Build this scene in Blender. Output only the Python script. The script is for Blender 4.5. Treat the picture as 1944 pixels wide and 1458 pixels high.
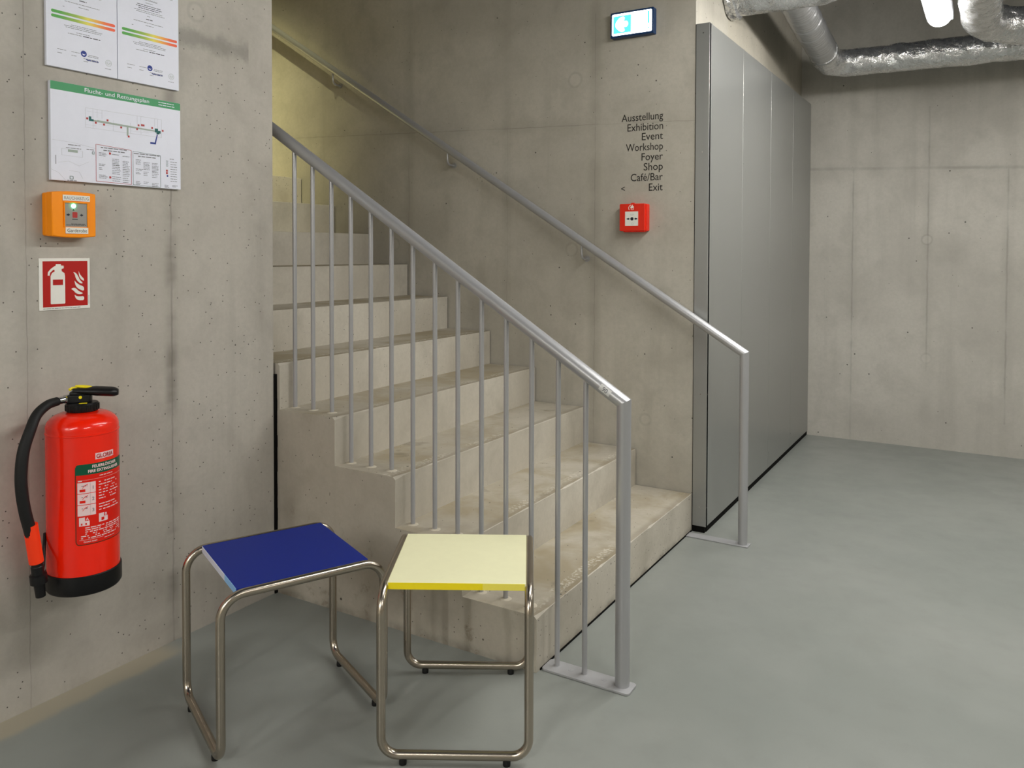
import bpy, bmesh, math, random
from mathutils import Vector, Matrix, noise

for o in list(bpy.data.objects):
    bpy.data.objects.remove(o, do_unlink=True)
scene = bpy.context.scene
COL = scene.collection

# ------------------------------------------------------------------ camera
CAM_P = Vector((1.1573, -2.0762, 1.263))
YAW, PITCH, ROLL, FPX, PPY = 0.5408, -0.0246, 0.0027, 1524.17, 514.8
_f = Vector((-math.sin(YAW)*math.cos(PITCH), math.cos(YAW)*math.cos(PITCH), math.sin(PITCH)))
_r = Vector((math.cos(YAW), math.sin(YAW), 0)); _u = _r.cross(_f)
_c, _s = math.cos(ROLL), math.sin(ROLL)
_r2 = _c*_r + _s*_u; _u2 = -_s*_r + _c*_u
cd = bpy.data.cameras.new('camera'); cam = bpy.data.objects.new('camera', cd); COL.objects.link(cam)
cam.matrix_world = Matrix(((_r2.x, _u2.x, -_f.x, CAM_P.x), (_r2.y, _u2.y, -_f.y, CAM_P.y), (_r2.z, _u2.z, -_f.z, CAM_P.z), (0, 0, 0, 1)))
cd.sensor_width = 36; cd.lens = FPX*36/1944; cd.shift_y = -(729-PPY)/1944
cd.clip_start = 0.05
scene.camera = cam

# ------------------------------------------------------------------ world, exposure
w = bpy.data.worlds.new('world'); scene.world = w; w.use_nodes = True
w.node_tree.nodes['Background'].inputs[0].default_value = (0.9, 0.95, 1, 1)
w.node_tree.nodes['Background'].inputs[1].default_value = 0.0
vs = scene.view_settings
vs.view_transform = 'Standard'; vs.look = 'None'; vs.gamma = 1; vs.use_curve_mapping = False
vs.exposure = 1.54
LAMP_E = 20.0            # luminaire diffusers

def area(name, loc, target, sx, sy, power, colour):
    l = bpy.data.lights.new(name, 'AREA'); l.shape = 'RECTANGLE'; l.size = sx; l.size_y = sy
    l.energy = power; l.color = colour
    o = bpy.data.objects.new(name, l); COL.objects.link(o); o.location = loc
    o.rotation_euler = (Vector(target)-Vector(loc)).to_track_quat('-Z', 'Y').to_euler()
    return o
# slender louvred strip light high on the near side of the stairwell, parallel to the flight
_L = area('stairwell_light', (0, 0, 0), (0, 0, -1), 1.5, 0.06, 5.0, (1.0, 0.94, 0.50))
_x = Vector((1, 0, -.626)).normalized(); _z = (Vector((-2.95, .10, 5.0))-Vector((-2.95, 0.92, 2.25))); _z = (_z-_x*_z.dot(_x)).normalized(); _y = _z.cross(_x)
_L.matrix_world = Matrix(((_x.x, _y.x, _z.x, -1.85), (_x.y, _y.y, _z.y, .10), (_x.z, _y.z, _z.z, 4.3), (0, 0, 0, 1)))
_L.data.spread = math.radians(40)

# ------------------------------------------------------------------ geometry constants
H = 0.17; G = 0.2706; WY = 1.4402; XW = -1.10; YF = 3.7246; CEIL = 3.0; SW_TOP = 5.3

# ------------------------------------------------------------------ helpers
ORG = {}
def setp(o, label=None, cat=None, group=None, kind=None):
    if label: o['label'] = label
    if cat: o['category'] = cat
    if group: o['group'] = group
    if kind: o['kind'] = kind
    return o
def thing(name, loc, label, cat, group=None):
    o = bpy.data.objects.new(name, None); COL.objects.link(o); o.location = loc
    o.empty_display_size = 0.05
    ORG[o] = Vector(loc)
    return setp(o, label, cat, group)

class Frame:
    def __init__(s, o, u, v, n): s.o, s.u, s.v, s.n = Vector(o), Vector(u).normalized(), Vector(v).normalized(), Vector(n).normalized()
    def __call__(s, a, b, c=0.0): return s.o + s.u*a + s.v*b + s.n*c
WORLD = Frame((0, 0, 0), (1, 0, 0), (0, 1, 0), (0, 0, 1))

class MB:
    def __init__(s): s.v = []; s.f = []; s.m = []
    def add(s, vs_, fs, mi=0):
        b = len(s.v); s.v += [Vector(x) for x in vs_]
        for f in fs: s.f.append([b+i for i in f]); s.m.append(mi)
    def box(s, a0, a1, b0, b1, c0, c1, fr=WORLD, mi=0):
        p = [fr(a, b, c) for c in (c0, c1) for b in (b0, b1) for a in (a0, a1)]
        s.add(p, [(0, 2, 3, 1), (4, 5, 7, 6), (0, 1, 5, 4), (2, 6, 7, 3), (0, 4, 6, 2), (1, 3, 7, 5)], mi); return s
    def prism(s, pts, c0, c1, fr=WORLD, mi=0):
        n = len(pts)
        p = [fr(a, b, c0) for a, b in pts] + [fr(a, b, c1) for a, b in pts]
        fs = [tuple(range(n))[::-1], tuple(range(n, 2*n))] + [(i, (i+1) % n, n+(i+1) % n, n+i) for i in range(n)]
        s.add(p, fs, mi); return s
    def rrect(s, a0, a1, b0, b1, r, c0, c1, fr=WORLD, mi=0, seg=5):
        pts = []
        for cx, cy, st in ((a1-r, b1-r, 0), (a0+r, b1-r, 90), (a0+r, b0+r, 180), (a1-r, b0+r, 270)):
            for k in range(seg+1):
                t = math.radians(st+90*k/seg); pts.append((cx+r*math.cos(t), cy+r*math.sin(t)))
        return s.prism(pts, c0, c1, fr, mi)
    def disc(s, a, b, r, c0, c1, fr=WORLD, mi=0, n=24, r2=None):
        r2 = r if r2 is None else r2
        p = [fr(a+r*math.cos(2*math.pi*i/n), b+r*math.sin(2*math.pi*i/n), c0) for i in range(n)]
        p += [fr(a+r2*math.cos(2*math.pi*i/n), b+r2*math.sin(2*math.pi*i/n), c1) for i in range(n)]
        s.add(p, [tuple(range(n))[::-1], tuple(range(n, 2*n))] + [(i, (i+1) % n, n+(i+1) % n, n+i) for i in range(n)], mi); return s
    def ring(s, a, b, r0, r1, c0, c1, fr=WORLD, mi=0, n=28):
        p = []
        for r, c in ((r0, c0), (r1, c0), (r1, c1), (r0, c1)):
            p += [fr(a+r*math.cos(2*math.pi*i/n), b+r*math.sin(2*math.pi*i/n), c) for i in range(n)]
        fs = []
        for k in range(4):
            for i in range(n):
                j = (i+1) % n; q = (k+1) % 4
                fs.append((k*n+i, k*n+j, q*n+j, q*n+i))
        s.add(p, fs, mi); return s
    def lathe(s, prof, ctr, n=48, mi=0):
        b = []
        for r, z in prof:
            b += [Vector((ctr[0]+r*math.cos(2*math.pi*i/n), ctr[1]+r*math.sin(2*math.pi*i/n), z)) for i in range(n)]
        fs = []
        for k in range(len(prof)-1):
            for i in range(n):
                j = (i+1) % n; fs.append((k*n+i, k*n+j, (k+1)*n+j, (k+1)*n+i))
        fs.append(tuple(range(n))[::-1]); fs.append(tuple(range((len(prof)-1)*n, len(prof)*n)))
        s.add(b, fs, mi); return s
    def tube(s, path, r, n=16, closed=False, mi=0, caps=True, rad=None):
        path = [Vector(p) for p in path]; m = len(path)
        T = []
        for i in range(m):
            if closed: t = path[(i+1) % m]-path[i-1]
            elif i == 0: t = path[1]-path[0]
            elif i == m-1: t = path[-1]-path[-2]
            else: t = (path[i+1]-path[i]).normalized()+(path[i]-path[i-1]).normalized()
            T.append(t.normalized())
        up = Vector((0, 0, 1)) if abs(T[0].z) < .9 else Vector((1, 0, 0))
        N = [(up-T[0]*up.dot(T[0])).normalized()]
        for i in range(1, m):
            q = N[-1]-T[i]*N[-1].dot(T[i]); N.append(q.normalized())
        vs_ = []
        for i in range(m):
            B = T[i].cross(N[i]); rr = rad[i] if rad else r
            vs_ += [path[i]+(N[i]*math.cos(2*math.pi*k/n)+B*math.sin(2*math.pi*k/n))*rr for k in range(n)]
        fs = []
        for i in range(m if closed else m-1):
            j = (i+1) % m
            for k in range(n):
                l = (k+1) % n; fs.append((i*n+k, i*n+l, j*n+l, j*n+k))
        if caps and not closed: fs.append(tuple(range(n))[::-1]); fs.append(tuple(range((m-1)*n, m*n)))
        s.add(vs_, fs, mi); return s
    def build(s, name, mats, parent=None, smooth=True, bevel=0, ang=35, label=None, kind=None):
        if not isinstance(mats, (list, tuple)): mats = [mats]
        off = ORG.get(parent, Vector((0, 0, 0)))
        me = bpy.data.meshes.new(name)
        me.from_pydata([tuple(v-off) for v in s.v], [], s.f)
        for m in mats: me.materials.append(m)
        me.polygons.foreach_set('material_index', s.m)
        bm = bmesh.new(); bm.from_mesh(me); bmesh.ops.recalc_face_normals(bm, faces=bm.faces); bm.to_mesh(me); bm.free()
        if smooth:
            me.polygons.foreach_set('use_smooth', [True]*len(me.polygons))
            me.set_sharp_from_angle(angle=math.radians(ang))
        me.update()
        o = bpy.data.objects.new(name, me); COL.objects.link(o)
        if parent: o.parent = parent
        ORG[o] = off
        if bevel:
            b = o.modifiers.new('bevel', 'BEVEL'); b.width = bevel; b.segments = 3; b.limit_method = 'ANGLE'; b.angle_limit = math.radians(40)
        return setp(o, label, None, None, kind)

def fillet(pts, rads, seg=8):
    pts = [Vector(p) for p in pts]; out = [pts[0]]
    for i in range(1, len(pts)-1):
        r = rads[i-1] if isinstance(rads, (list, tuple)) else rads
        a = (pts[i-1]-pts[i]).normalized(); b = (pts[i+1]-pts[i]).normalized()
        th = a.angle(b); d = r/math.tan(th/2)
        p0 = pts[i]+a*d; p1 = pts[i]+b*d; c = pts[i]+(a+b).normalized()*(r/math.sin(th/2))
        v0 = p0-c; v1 = p1-c; ax = v0.cross(v1).normalized(); tot = v0.angle(v1)
        for k in range(seg+1): out.append(c+Matrix.Rotation(tot*k/seg, 3, ax) @ v0)
    out.append(pts[-1]); return out

def text_data(body, size=1.0, bold=0.0, spacing=1.0):
    cu = bpy.data.curves.new('t', 'FONT'); cu.body = body; cu.size = size; cu.offset = bold; cu.space_character = spacing
    cu.resolution_u = 3
    o = bpy.data.objects.new('t', cu); COL.objects.link(o)
    dg = bpy.context.evaluated_depsgraph_get()
    me = bpy.data.meshes.new_from_object(o.evaluated_get(dg))
    vs_ = [v.co.copy() for v in me.vertices]; fs = [tuple(p.vertices) for p in me.polygons]
    bpy.data.objects.remove(o, do_unlink=True); bpy.data.curves.remove(cu); bpy.data.meshes.remove(me)
    return vs_, fs
_vh, _ = text_data('H'); CAPH = max(v.y for v in _vh)-min(v.y for v in _vh)
def add_text(mb, body, x, y, h, fn, c=0.0005, align='L', width=None, bold=0.0, mi=0, spacing=1.0):
    """h = cap height; fn(a,b,c)->world; (x,y) baseline anchor"""
    vs_, fs = text_data(body, 1.0, bold, spacing)
    if not vs_: return
    x0 = min(v.x for v in vs_); x1 = max(v.x for v in vs_)
    s = h/CAPH; sx = s if width is None else width/(x1-x0)
    ww = (x1-x0)*sx
    ox = {'L': 0, 'C': -ww/2, 'R': -ww}[align]
    mb.add([fn(x+ox+(v.x-x0)*sx, y+v.y*s, c) for v in vs_], fs, mi)
def greek(mb, x0, x1, y, h, fn, c, mi, rnd, t=0.0002, words=True):
    """a line too small to read: short bars standing for its words"""
    x = x0
    while x < x1-0.001:
        l = min(rnd.uniform(.004, .014)*max(1, h/.0015), x1-x) if words else x1-x0
        mb.add([fn(x, y, c), fn(x+l, y, c), fn(x+l, y+h, c), fn(x, y+h, c)], [(0, 1, 2, 3)], mi)
        x += l+h*.9

# ------------------------------------------------------------------ materials
def srgb(r, g, b):
    f = lambda c: (c/255/12.92) if c/255 <= .04045 else ((c/255+.055)/1.055)**2.4
    return (f(r), f(g), f(b), 1)
def pmat(name, col, rough=.5, metal=0.0, spec=.3, emit=None, estr=0, coat=0.0):
    m = bpy.data.materials.new(name); m.use_nodes = True
    b = m.node_tree.nodes['Principled BSDF']
    b.inputs['Base Color'].default_value = col; b.inputs['Roughness'].default_value = rough
    b.inputs['Metallic'].default_value = metal; b.inputs['Specular IOR Level'].default_value = spec
    b.inputs['Coat Weight'].default_value = coat
    if emit: b.inputs['Emission Color'].default_value = emit; b.inputs['Emission Strength'].default_value = estr
    # slight mottling so no surface is perfectly uniform
    if not emit:
        N = NT(m); nz = N.noise(N.pos(), 35, 3); N.link(N.mixc(N.ramp(nz, .35, .65), tuple(c*.985 for c in col[:3])+(1,), col), b.inputs['Base Color'])
    return m
class NT:
    def __init__(s, m): s.t = m.node_tree; s.n = s.t.nodes; s.b = s.n.get('Principled BSDF'); s._p = None
    def link(s, a, b): s.t.links.new(a, b)
    def put(s, sock, v):
        if hasattr(v, 'links') or isinstance(v, bpy.types.NodeSocket): s.link(v, sock)
        else: sock.default_value = v
    def pos(s):
        if s._p is None: s._p = s.n.new('ShaderNodeNewGeometry').outputs['Position']
        return s._p
    def xyz(s):
        q = s.n.new('ShaderNodeSeparateXYZ'); s.link(s.pos(), q.inputs[0]); return q.outputs[0], q.outputs[1], q.outputs[2]
    def math(s, op, a, b=0.0, c=0.0, clamp=False):
        q = s.n.new('ShaderNodeMath'); q.operation = op; q.use_clamp = clamp
        s.put(q.inputs[0], a); s.put(q.inputs[1], b)
        if len(q.inputs) > 2: s.put(q.inputs[2], c)
        return q.outputs[0]
    def scale(s, v, k):
        q = s.n.new('ShaderNodeVectorMath'); q.operation = 'MULTIPLY'; s.put(q.inputs[0], v); q.inputs[1].default_value = k; return q.outputs[0]
    def noise(s, v, sc, det=4, rough=.55, dist=0.0):
        q = s.n.new('ShaderNodeTexNoise'); s.put(q.inputs['Vector'], v); q.inputs['Scale'].default_value = sc
        q.inputs['Detail'].default_value = det; q.inputs['Roughness'].default_value = rough; q.inputs['Distortion'].default_value = dist
        return q.outputs['Fac']
    def voro(s, v, sc, feature='F1'):
        q = s.n.new('ShaderNodeTexVoronoi'); q.feature = feature; s.put(q.inputs['Vector'], v); q.inputs['Scale'].default_value = sc; return q
    def ramp(s, v, a, b, lo=0.0, hi=1.0):
        q = s.n.new('ShaderNodeMapRange'); q.interpolation_type = 'SMOOTHSTEP'; s.put(q.inputs[0], v)
        q.inputs[1].default_value = a; q.inputs[2].default_value = b; q.inputs[3].default_value = lo; q.inputs[4].default_value = hi
        return q.outputs[0]
    def mixc(s, f, a, b, mode='MIX'):
        q = s.n.new('ShaderNodeMix'); q.data_type = 'RGBA'; q.blend_type = mode
        s.put(q.inputs[0], f); s.put(q.inputs[6], a); s.put(q.inputs[7], b); return q.outputs[2]
    def band(s, v, c, wd, soft=None):      # 1 inside |v-c|<wd
        soft = soft or wd*.6
        d = s.math('ABSOLUTE', s.math('SUBTRACT', v, c)); return s.ramp(d, wd, wd+soft, 1, 0)
    def bump(s, h, st, dist=.002):
        q = s.n.new('ShaderNodeBump'); q.inputs['Strength'].default_value = st; q.inputs['Distance'].default_value = dist
        s.put(q.inputs['Height'], h); s.link(q.outputs[0], s.b.inputs['Normal']); return q

def concrete(name, base, dark, light, hjoints=(), vjoints=(), uax='x', holes=(), pores=1.0, stain=1.0, tread=False, extra=None, soft=.8, jop=.65):
    """uax: the horizontal world axis along the surface; joints and tie holes at their own world positions"""
    m = bpy.data.materials.new(name); m.use_nodes = True; N = NT(m); b = N.b
    P = N.pos(); X, Y, Z = N.xyz(); U = X if uax == 'x' else Y
    big = N.noise(P, 1.3, 3, .5); mid = N.noise(P, 5.5, 5, .6, .3); fine = N.noise(P, 60, 4, .7)
    vert = N.noise(N.scale(P, (9, 9, .7)), 1.0, 4, .6)
    col = N.mixc(N.ramp(big, .33, .67), base, light)
    col = N.mixc(N.math('MULTIPLY', N.ramp(mid, .42, .75), .38), col, dark)
    col = N.mixc(N.math('MULTIPLY', N.ramp(vert, .5, .8), .30*stain), col, dark)
    col = N.mixc(N.math('MULTIPLY', N.ramp(fine, .3, .75), .22), col, tuple(c*.72 for c in base[:3])+(1,))
    # air voids
    vr = N.voro(P, 22); pick = N.n.new('ShaderNodeSeparateColor'); N.link(vr.outputs['Color'], pick.inputs[0])
    r1 = N.math('GREATER_THAN', pick.outputs[0], 1-.13*pores)
    size = N.math('MULTIPLY', pick.outputs[1], .085)
    pore = N.math('MULTIPLY', r1, N.math('LESS_THAN', vr.outputs['Distance'], N.math('ADD', size, .02)))
    vr2 = N.voro(P, 60); pk2 = N.n.new('ShaderNodeSeparateColor'); N.link(vr2.outputs['Color'], pk2.inputs[0])
    pore2 = N.math('MULTIPLY', N.math('GREATER_THAN', pk2.outputs[0], 1-.06*pores), N.math('LESS_THAN', vr2.outputs['Distance'], .12))
    pore = N.math('MAXIMUM', pore, pore2)
    hgt = N.math('SUBTRACT', N.math('ADD', N.math('MULTIPLY', mid, .5), N.math('MULTIPLY', fine, .22)), N.math('MULTIPLY', pore, 1.0))
    jn = None
    jit = N.math('MULTIPLY', N.math('SUBTRACT', N.noise(P, 14, 3), .5), .010)
    brk = N.ramp(N.noise(P, 4.5, 3), .30, .62, .25, 1)
    for it in hjoints:
        z0, sl, wd, lo, hi = it
        v = N.math('ADD', N.math('ADD', Z, jit), N.math('MULTIPLY', U, -sl))
        k = N.math('MULTIPLY', N.band(v, z0, wd, wd*soft), brk)
        k = N.math('MULTIPLY', k, N.math('MULTIPLY', N.math('GREATER_THAN', U, lo), N.math('LESS_THAN', U, hi)))
        jn = k if jn is None else N.math('MAXIMUM', jn, k)
        halo = N.math('MULTIPLY', N.band(v, z0, .004, .05), .22)
        col = N.mixc(N.math('MULTIPLY', halo, brk), col, dark)
    for it in vjoints:
        u0, wd, lo, hi, sl = it
        v = N.math('ADD', N.math('ADD', U, jit), N.math('MULTIPLY', Z, -sl))
        k = N.math('MULTIPLY', N.band(v, u0, wd, wd*soft), brk)
        k = N.math('MULTIPLY', k, N.math('MULTIPLY', N.math('GREATER_THAN', Z, lo), N.math('LESS_THAN', Z, hi)))
        jn = k if jn is None else N.math('MAXIMUM', jn, k)
        halo = N.math('MULTIPLY', N.band(v, u0, .004, .045), .30)
        col = N.mixc(N.math('MULTIPLY', halo, brk), col, dark)
    if jn is not None:
        col = N.mixc(N.math('MULTIPLY', jn, jop), col, tuple(c*.45 for c in base[:3])+(1,))
        hgt = N.math('SUBTRACT', hgt, N.math('MULTIPLY', jn, .5))
    for (u0, z0, r) in holes:
        dx = N.math('SUBTRACT', U, u0); dz = N.math('SUBTRACT', Z, z0)
        d = N.math('SQRT', N.math('ADD', N.math('MULTIPLY', dx, dx), N.math('MULTIPLY', dz, dz)))
        d = N.math('ADD', d, N.math('MULTIPLY', jit, .5))
        col = N.mixc(N.math('MULTIPLY', N.ramp(d, r*.8, r, 1, 0), .30), col, light)
        rg = N.math('MULTIPLY', N.band(d, r, .001, .009), brk)
        col = N.mixc(N.math('MULTIPLY', rg, .24), col, tuple(c*.5 for c in base[:3])+(1,))
        hgt = N.math('SUBTRACT', hgt, N.math('MULTIPLY', rg, .4))
    if tread:
        # walked-on treads: dusty warm tone on horizontal faces, sanded grip band behind each nosing
        nz = N.n.new('ShaderNodeNewGeometry'); sp = N.n.new('ShaderNodeSeparateXYZ'); N.link(nz.outputs['True Normal'], sp.inputs[0])
        top = N.math('GREATER_THAN', sp.outputs[2], .8)
        fr = N.math('FRACT', N.math('DIVIDE', N.math('MULTIPLY', X, -1), G))
        grip = N.math('MULTIPLY', N.math('MULTIPLY', N.band(fr, .14, .055, .03), top), N.ramp(N.noise(P, 90, 3), .5, .6))
        grip = N.math('MULTIPLY', grip, N.ramp(N.noise(P, 3, 2), .42, .6))
        dirt = N.math('MULTIPLY', top, N.ramp(N.noise(P, 3.2, 4, .6, .5), .38, .66, .15, .75))
        col = N.mixc(dirt, col, srgb(150, 137, 108))
        edge = N.math('MULTIPLY', top, N.band(fr, .0, .05, .10)); col = N.mixc(N.math('MULTIPLY', edge, .35), col, srgb(120, 110, 92))
        col = N.mixc(N.math('MULTIPLY', grip, .7), col, srgb(206, 200, 186))
        spot = N.math('MULTIPLY', top, N.ramp(N.noise(P, 7, 2), .66, .74)); col = N.mixc(N.math('MULTIPLY', spot, .35), col, srgb(100, 96, 80))
    if extra: col = extra(N, col, X, Y, Z)
    col = N.mixc(pore, col, tuple(c*.22 for c in base[:3])+(1,))
    N.link(col, b.inputs['Base Color'])
    b.inputs['Roughness'].default_value = .75; b.inputs['Specular IOR Level'].default_value = .3
    N.bump(hgt, .35, .003)
    return m

def left_extra(N, col, X, Y, Z):
    # stained honeycomb band left of the corner and dirt in the foot of the wall
    n = N.noise(N.pos(), 16, 4, .7); d = N.math('ABSOLUTE', N.math('SUBTRACT', Z, 1.955))
    k = N.math('MULTIPLY', N.ramp(N.math('ADD', d, N.math('MULTIPLY', N.math('SUBTRACT', n, .5), .09)), .0, .05, 1, 0), N.math('MULTIPLY', N.math('GREATER_THAN', Y, -.46), N.math('LESS_THAN', Y, -.12)))
    col = N.mixc(N.math('MULTIPLY', k, .5), col, srgb(112, 110, 104))
    s = N.math('MULTIPLY', N.band(Y, -.437, .004, .028), N.ramp(N.noise(N.scale(N.pos(), (1, 1, 3)), 2.2, 3), .40, .62))
    col = N.mixc(N.math('MULTIPLY', s, .55), col, srgb(96, 92, 84))
    return col
def stair_extra(N, col, X, Y, Z):
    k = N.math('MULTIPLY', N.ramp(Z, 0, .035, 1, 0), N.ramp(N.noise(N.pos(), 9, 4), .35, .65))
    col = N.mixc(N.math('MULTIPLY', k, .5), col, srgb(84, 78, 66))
    side = N.math('LESS_THAN', Y, .002)
    k2 = N.math('MULTIPLY', N.math('MULTIPLY', side, N.ramp(N.noise(N.pos(), 11, 5, .7), .56, .72)), N.ramp(Z, .10, .5, .55, .12))
    return N.mixc(k2, col, srgb(112, 96, 72))
BASE, DARK, LIGHT = srgb(174, 168, 158), srgb(142, 137, 128), srgb(188, 183, 173)
M_left = concrete('concrete_left', BASE, DARK, LIGHT, vjoints=[(-.436, .0022, .0, 1.46, 0), (-.885, .001, .0, 2.2, 0)],
                  hjoints=[], uax='y', holes=[(-.336, 2.045, .030)], extra=left_extra, jop=.5)
M_back = concrete('concrete_back', srgb(173, 168, 156), srgb(146, 141, 129), srgb(187, 182, 170),
                  hjoints=[(1.852, -.0375, .0016, -6, 1)], vjoints=[(-.492, .0015, .3, 1.86, 0), (-1.62, .0015, .8, 1.9, 0), (-.492, .001, 1.86, 2.4, 0), (-.985, .0008, .5, 1.9, 0)],
                  uax='x', holes=[(-.600, 2.095, .034), (-.615, 1.272, .030), (-.227, .480, .026), (-1.72, 1.30, .03)], pores=.8, jop=.35)
M_far = concrete('concrete_far', srgb(176, 172, 163), srgb(155, 151, 142), srgb(191, 187, 178),
                 hjoints=[(1.835, -.038, .002, -1, 6)], vjoints=[(.34, .001, .0, 1.83, 0), (.79, .001, .5, 2.2, 0), (1.225, .001, .2, 1.8, 0)], uax='x', holes=[(.785, 1.345, .03), (.79, .58, .03)], pores=.35, stain=1.3, soft=7, jop=.38)
M_plain = concrete('concrete_plain', srgb(172, 166, 152), srgb(150, 144, 132), srgb(186, 180, 166), uax='y', pores=.6)
M_stair = concrete('concrete_stairs', srgb(178, 171, 157), srgb(142, 135, 121), srgb(195, 189, 176), uax='x', pores=2.4, stain=.6, tread=True, extra=stair_extra)
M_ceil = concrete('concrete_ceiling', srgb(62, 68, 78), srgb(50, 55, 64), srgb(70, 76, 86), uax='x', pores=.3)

def floor_mat():
    m = bpy.data.materials.new('epoxy_floor'); m.use_nodes = True; N = NT(m); b = N.b; P = N.pos(); X, Y, Z = N.xyz()
    big = N.noise(P, .9, 4, .6); sp = N.noise(P, 9, 5, .6)
    col = N.mixc(N.ramp(big, .35, .65), srgb(132, 136, 131), srgb(142, 145, 140))
    col = N.mixc(N.math('MULTIPLY', N.ramp(sp, .45, .75), .25), col, srgb(124, 126, 121))
    vr = N.voro(P, 9); pk = N.n.new('ShaderNodeSeparateColor'); N.link(vr.outputs['Color'], pk.inputs[0])
    dot = N.math('MULTIPLY', N.math('GREATER_THAN', pk.outputs[0], .93), N.math('LESS_THAN', vr.outputs['Distance'], .025))
    col = N.mixc(N.math('MULTIPLY', dot, .6), col, srgb(80, 80, 76))
    # uncoated beige margin beside the left wall
    n = N.math('MULTIPLY', N.math('SUBTRACT', N.noise(P, 6, 4), .5), .05)
    k = N.math('MULTIPLY', N.ramp(N.math('ADD', X, n), -1.035, -1.0, 1, 0), N.ramp(Y, -.52, -.42, 1, .0))
    col = N.mixc(N.math('MULTIPLY', k, .65), col, srgb(168, 156, 132))
    N.link(col, b.inputs['Base Color'])
    N.link(N.ramp(N.noise(P, 5, 3), .3, .7, .30, .42), b.inputs['Roughness'])
    b.inputs['Specular IOR Level'].default_value = .32
    N.bump(N.math('ADD', N.noise(P, 3, 2), N.math('MULTIPLY', N.noise(P, 120, 2), .05)), .10, .004)
    return m
M_floor = floor_mat()
def steel_mat(name, col, rough, metal, aniso=0, nscale=(1, 1, 1), ns=40, amt=.12, bumpst=0.0, ramt=.05):
    m = bpy.data.materials.new(name); m.use_nodes = True; N = NT(m); b = N.b
    b.inputs['Base Color'].default_value = col; b.inputs['Roughness'].default_value = rough; b.inputs['Metallic'].default_value = metal
    if amt == 0: return m
    n = N.noise(N.scale(N.pos(), nscale), ns, 4, .6)
    N.link(N.mixc(N.ramp(n, .3, .7), tuple(c*(1-amt) for c in col[:3])+(1,), col), b.inputs['Base Color'])
    N.link(N.ramp(n, .3, .7, rough-ramt, rough+ramt), b.inputs['Roughness']); b.inputs['Metallic'].default_value = metal
    if bumpst: N.bump(n, bumpst, .001)
    return m
M_rail = steel_mat('grey_coated_steel', srgb(172, 172, 174), .30, .45, amt=0)
M_plate = steel_mat('grey_coated_plate', srgb(172, 172, 174), .5, .25, amt=.08)
M_clad = steel_mat('grey_sheet_steel', srgb(152, 153, 150), .30, .45, amt=0)
M_inox = steel_mat('brushed_stainless_tube', srgb(178, 168, 154), .25, 1.0, amt=0)
M_black = pmat('black_rubber', srgb(22, 22, 22), .5)
M_seal = pmat('black_joint_sealant', srgb(14, 13, 12), .8, spec=.1)
M_text = pmat('black_vinyl', srgb(38, 36, 34), .6)
M_white = pmat('white_sheet', srgb(226, 228, 240), .45)
M_red = pmat('red_alarm_plastic', srgb(222, 44, 24), .35)
M_redsign = pmat('red_sign_print', srgb(178, 24, 18), .4)
M_signwhite = pmat('white_sign_print', srgb(232, 230, 222), .45)
M_orange = pmat('orange_plastic', srgb(255, 148, 0), .38)
M_greyface = pmat('grey_insert', srgb(150, 146, 140), .4)
M_blacktxt = pmat('black_print', srgb(30, 32, 44), .5)
M_greytxt = pmat('grey_print', srgb(120, 120, 124), .5)
M_palegrey = pmat('pale_grey_print', srgb(188, 190, 192), .5)
M_greenband = pmat('green_print', srgb(62, 150, 96), .45)
M_palegreen = pmat('pale_green_print', srgb(160, 172, 162), .5)
M_teal = pmat('dark_teal_print', srgb(20, 96, 92), .5)
M_blueprint = pmat('blue_print', srgb(34, 56, 140), .5)
M_redprint = pmat('red_print', srgb(178, 52, 50), .5)
M_exttank = pmat('red_enamel', srgb(246, 34, 4), .25, coat=.5)
M_blackpl = pmat('black_plastic', srgb(20, 20, 21), .38)
M_hose = pmat('black_hose_rubber', srgb(24, 24, 24), .62)
M_yellowpl = pmat('yellow_plastic', srgb(244, 222, 30), .4)
M_orangegrip = pmat('orange_red_grip', srgb(255, 62, 20), .5)
M_chrome = pmat('polished_metal', srgb(200, 200, 205), .15, metal=1)
M_labelgreen = pmat('dark_green_print', srgb(10, 84, 58), .35)
M_labelred = pmat('red_label', srgb(222, 30, 14), .35)
M_labelwhite = pmat('pinkish_white_print', srgb(236, 206, 206), .4)
M_labeldark = pmat('dark_label_outline', srgb(70, 44, 20), .4)
M_blue = pmat('ultramarine_board', srgb(6, 34, 126), .45, spec=.22)
M_blueedge = pmat('white_edge_tape', srgb(214, 220, 238), .45)
M_lblueedge = pmat('light_blue_edge_tape', srgb(140, 190, 240), .45)
M_yellowtop = pmat('pale_yellow_board', srgb(238, 236, 196), .42)
M_yelloweedge = pmat('vivid_yellow_edge', srgb(250, 228, 30), .42)
M_yelloweedge2 = pmat('lemon_yellow_edge', srgb(246, 232, 96), .42)
M_tag = pmat('silver_tag', srgb(214, 214, 212), .35)
M_screw = pmat('bright_screw_head', srgb(210, 210, 210), .2, metal=1)
M_navy = pmat('dark_blue_housing', srgb(22, 52, 92), .4)
M_emitw = pmat('backlit_white', srgb(240, 250, 255), .5, emit=(.93, .98, 1, 1), estr=2.0)
M_emitc = pmat('backlit_green', srgb(10, 60, 60), .5, emit=(.10, .82, .80, 1), estr=.55)
M_led = pmat('green_indicator_lens', srgb(80, 255, 160), .3, emit=(.12, 1, .38, 1), estr=6)
M_diff = pmat('lit_diffuser', srgb(245, 248, 255), .5, emit=(1.0, .985, .945, 1), estr=LAMP_E)
M_diff_bright = pmat('brighter_lit_diffuser', srgb(245, 248, 255), .5, emit=(1.0, .985, .945, 1), estr=LAMP_E*1.9)  # boosted strength, only for the two added fill lamps behind the viewer
M_lampbody = pmat('grey_luminaire_housing', srgb(150, 152, 155), .5)

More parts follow.
